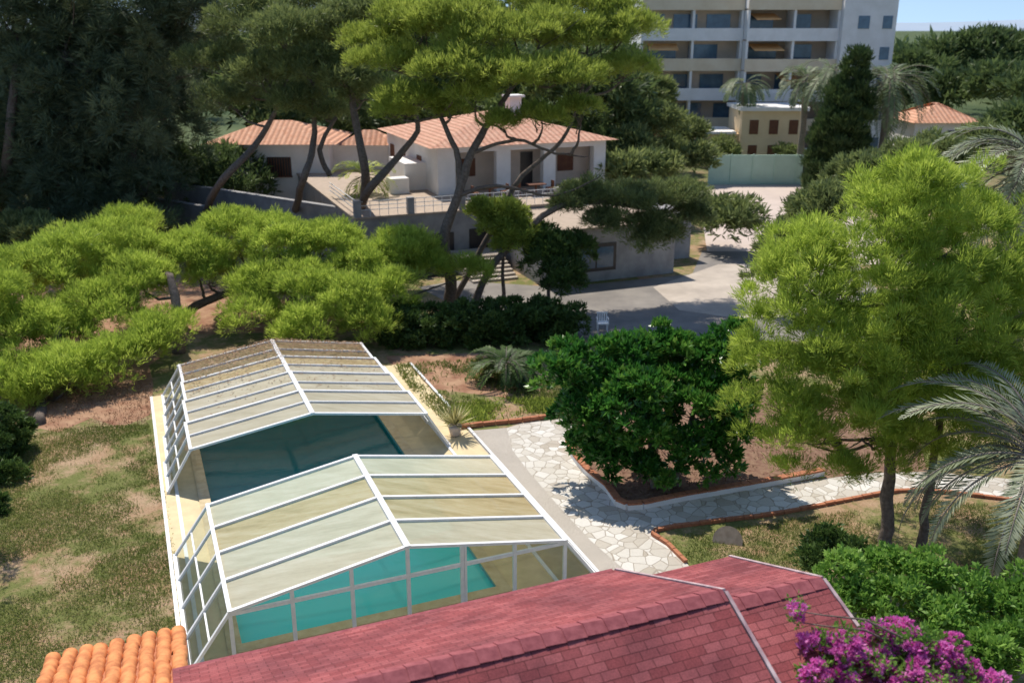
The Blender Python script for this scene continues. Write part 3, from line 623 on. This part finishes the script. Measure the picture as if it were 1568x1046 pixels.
# bougainvillea
L=[LP(1250,985,9.5,.16),LP(1290,1000,9.4,.24),LP(1340,985,9.7,.26),LP(1390,1000,9.6,.28),LP(1440,1015,9.5,.26),LP(1480,1035,9.4,.2),LP(1340,1040,9.3,.28),LP(1410,1050,9.2,.3),LP(1380,965,9.9,.14),LP(1220,935,9.7,.045),LP(1222,952,9.65,.04),LP(1245,1035,9.1,.16),LP(1290,1050,9.1,.2),LP(1460,985,9.7,.1),LP(1520,1040,9.4,.1)]
e=empty('bougainvillea_bush'); mb=MB()
for l in L: pt,ra=curve([(L[7][0]+.3,L[7][1]+.5,0),(L[7][0]+.2,L[7][1]+.3,l[2]-.9),l[:3]],[.05,.02,.006],4); mb.tube(pt,ra,0,5)
mb.make('stems',mBark,e)
crown('bracts',L,290,.07,20,4,.045,.8,gBoug,19,e,.9,low=-.7,spread=.9)
crown('leaves',L,150,.13,12,4,.06,.5,gShrub,21,e,1.1,low=-.9,shell=(.6,1.1))
def palm(name,c,nf,Lf,mat,seed,el=(-.5,1.2),trunk=.22,leaf=.45,nl=46,az=None,lw=.05):
    rs=np.random.RandomState(seed); e=empty(name); mb=MB(); Vs=[];Ts=[]; c=np.array(c)
    mb.tube(*curve([(c[0],c[1],0),(c[0]+.1,c[1],c[2]*.5),tuple(c)],[trunk*1.2,trunk,trunk*.9],5),0,10,.1)
    for i in range(nf):
        a=rs.uniform(*(az or (0,2*math.pi))); t0=rs.uniform(*el); hd=np.array([math.cos(a),math.sin(a),0]); sd=np.array([-math.sin(a),math.cos(a),0])
        l=Lf*rs.uniform(.8,1.1); p=c.copy(); ang=t0; st=l/nl; tw=rs.uniform(0,1)
        rib=[p.copy()]
        for k in range(nl):
            ang-=rs.uniform(.8,1.2)*(1.5+.3*t0)/nl; d=hd*math.cos(ang)+np.array([0,0,math.sin(ang)]); p=p+d*st; rib.append(p.copy())
            f=k/nl
            if f>.12:
                ll=leaf*math.sin(math.pi*min(1,(f*.85+.15)))**.6*rs.uniform(.85,1.1)
                for s in (-1,1):
                    dr=unit((sd*s*.85+d*.75+np.array([0,0,.25-.35*rs.rand()]))[None])[0]
                    wv=d*lw*.5
                    Vs+= [p-wv*.5, p+dr*ll*.5-wv, p+dr*ll, p+dr*ll*.5+wv]; Ts.append(np.clip(tw*.6+rs.uniform(0,.4),0,1))
        mb.tube(rib[::4],[.03*(1-.8*j/len(rib[::4]))*Lf/3 for j in range(len(rib[::4]))],0,5)
    mb.make('trunk_and_ribs',mBarkG,e,True)
    quads_obj('fronds',np.array(Vs),np.array(Ts),mat,e)
palm('palm_tree',at(1595,705,19.5),46,4.0,gPalm,31,(-.2,1.3),.2,.5,60,None,.06)
palm('palm_tree',at(1590,255,36),80,4.4,gPalm,32,(-.9,1.2),.35,.6,40,None,.10)
palm('palm_tree',at(1275,110,88),34,4.6,gPalmD,33,(-.6,1.2),.3,.8,26,None,.16)
palm('palm_tree',at(1362,125,84),44,5.0,gPalmD,34,(-.8,1.2),.35,.9,26,None,.16)
palm('palm_tree',at(1235,125,92),26,3.8,gPalmD,35,(-.6,1.2),.3,.7,26,None,.16)
palm('palm_tree',at(1140,130,100),24,3.2,gPalmD,36,(-.6,1.2),.3,.7,26,None,.16)
palm('palm_tree',at(558,270,62),22,2.4,gMid,37,(-.3,1.3),.2,.6,26,None,.1)
palm('cycad_plant',(*P(775,585)[:2],.7),50,1.9,gHedge,38,(.0,1.2),.22,.36,34,None,.07)
e=empty('potted_agave'); pc=Vector(P(697,668,0)); mb=MB(); mb.tube([pc+Vector((0,0,z)) for z in (.03,.1,.35,.42)],[.14,.18,.24,.26],0,16); mb.make('pot',mPink,e,True)
rs=np.random.RandomState(5); n=110; a=rs.uniform(0,6.28,n); t=rs.uniform(.05,1.4,n); d=np.stack([np.cos(a)*np.cos(t),np.sin(a)*np.cos(t),np.sin(t)],1)
p0=np.tile(np.array([pc.x,pc.y,.45]),(n,1)); sd=unit(np.cross(d,np.array([0,0,1.])))
l=rs.uniform(.65,1.05,n)[:,None]; V=np.stack([p0,p0+d*l*.4+sd*.03,p0+d*l,p0+d*l*.4-sd*.03],1).reshape(-1,3); quads_obj('leaves',V,rs.rand(n),gYel,e)
ch=MB(); cx,cy=P(922,508)[:2]; T=lambda a,b,z:(cx+a,cy+b,z)
for a in (-.25,.21):
    for b in (-.25,.21): ch.box(a,a+.04,b,b+.04,.015,.43 if b<0 else .44,0,T)
ch.box(-.27,.27,-.27,.27,.44,.47,0,T)
for k in range(5): ch.box(-.24+k*.105,-.18+k*.105,.23,.26,.47,.85,0,T)
ch.box(-.27,.27,.22,.27,.85,.92,0,T)
for a in (-.29,.25): ch.box(a,a+.04,-.22,.26,.66,.69,0,T); ch.box(a,a+.04,-.24,-.2,.44,.66,0,T)
ch.make('plastic_chair',mPlastic)
# ---------------------------------------------------------------- grass
def inpoly(x,y,pl):
    c=np.zeros(len(x),bool); n=len(pl)
    for i in range(n):
        x0,y0=pl[i];x1,y1=pl[(i+1)%n]
        k=((y0>y)!=(y1>y))&(x<(x1-x0)*(y-y0)/(y1-y0+1e-9)+x0); c^=k
    return c
def grass(name,uv,n,h,seed,mat=gGrass,zb=.0,th=-.5):
    pl=[P(u,v)[:2] for u,v in uv]; A=np.array(pl); rs=np.random.RandomState(seed)
    x=rs.uniform(A[:,0].min(),A[:,0].max(),n*3); y=rs.uniform(A[:,1].min(),A[:,1].max(),n*3)
    nz=np.sin(x*1.1+np.sin(y*.7)*2)+np.sin(y*.9+np.sin(x*.6)*2.5)+rs.normal(0,.8,n*3)+.6*np.sin(x*4+np.sin(y*3.1)*2)
    k=inpoly(x,y,pl)&(nz>th); x=x[k][:n];y=y[k][:n]; m=len(x)
    p=np.stack([x,y,np.full(m,zb)],1); V=leaves(p,np.zeros((m,3)),h,.22,rs,.8,.6)
    quads_obj(name,V,np.clip(rs.beta(2,2.6,m)+.15*np.sin(x*.8+y*.5),0,1),mat)
grass('lawn_grass',[(20,660),(228,650),(262,800),(285,1000),(200,1046),(-40,1046),(-60,760)],75000,.09,41,th=-.2)
grass('lawn_grass',[(1020,825),(1210,795),(1420,765),(1568,780),(1568,900),(1200,900),(1060,865)],26000,.09,42)
grass('lawn_grass',[(600,560),(860,540),(870,630),(690,655),(640,610)],12000,.18,43,th=.3)
grass('bed_groundcover',[(690,625),(760,610),(860,615),(868,632),(740,648),(692,655)],7000,.22,44,gMid,th=-.2)
grass('fallen_leaves',[(-40,590),(235,588),(228,650),(-40,670)],5000,.10,45,gLitter,.01,-.5)
grass('fallen_leaves',[(880,660),(1150,650),(1300,720),(960,775)],2500,.12,46,gLitter,.02,-1)
# ---------------------------------------------------------------- light, world, camera
el=math.radians(57); az=math.atan2(-.45,.89)
S=Vector((math.cos(el)*math.sin(az),math.cos(el)*math.cos(az),math.sin(el)))
sl=bpy.data.lights.new('sun','SUN'); sl.energy=5.0; sl.angle=math.radians(.5); sl.color=(1,.93,.82)
so=bpy.data.objects.new('sun',sl); so.rotation_euler=S.to_track_quat('Z','Y').to_euler(); bpy.context.collection.objects.link(so)
w=bpy.data.worlds.new('World'); bpy.context.scene.world=w; w.use_nodes=True; nt=w.node_tree
sk=nt.nodes.new('ShaderNodeTexSky'); sk.sky_type='NISHITA'; sk.sun_disc=False; sk.sun_elevation=el; sk.sun_rotation=az; sk.dust_density=.3; sk.air_density=1.0; sk.ozone_density=1.0
tc=nt.nodes.new('ShaderNodeTexCoord'); va=nt.nodes.new('ShaderNodeVectorMath'); va.operation='ADD'; va.inputs[1].default_value=(0,0,.16)
nt.links.new(tc.outputs['Generated'],va.inputs[0]); nt.links.new(va.outputs[0],sk.inputs['Vector'])
bg=nt.nodes['Background']; bg.inputs[1].default_value=.15; nt.links.new(sk.outputs[0],bg.inputs[0])
cd=bpy.data.cameras.new('camera'); co=bpy.data.objects.new('camera',cd); bpy.context.collection.objects.link(co)
co.location=(0,0,H); co.rotation_euler=(math.radians(90)-PITCH,0,0); cd.sensor_width=36; cd.lens=36*F/1568; cd.clip_end=6000; cd.clip_start=.1
cd.dof.use_dof=True; cd.dof.focus_distance=20; cd.dof.aperture_fstop=.85
sc=bpy.context.scene; sc.camera=co
sc.view_settings.view_transform='Standard'; sc.view_settings.look='None'; sc.view_settings.exposure=0
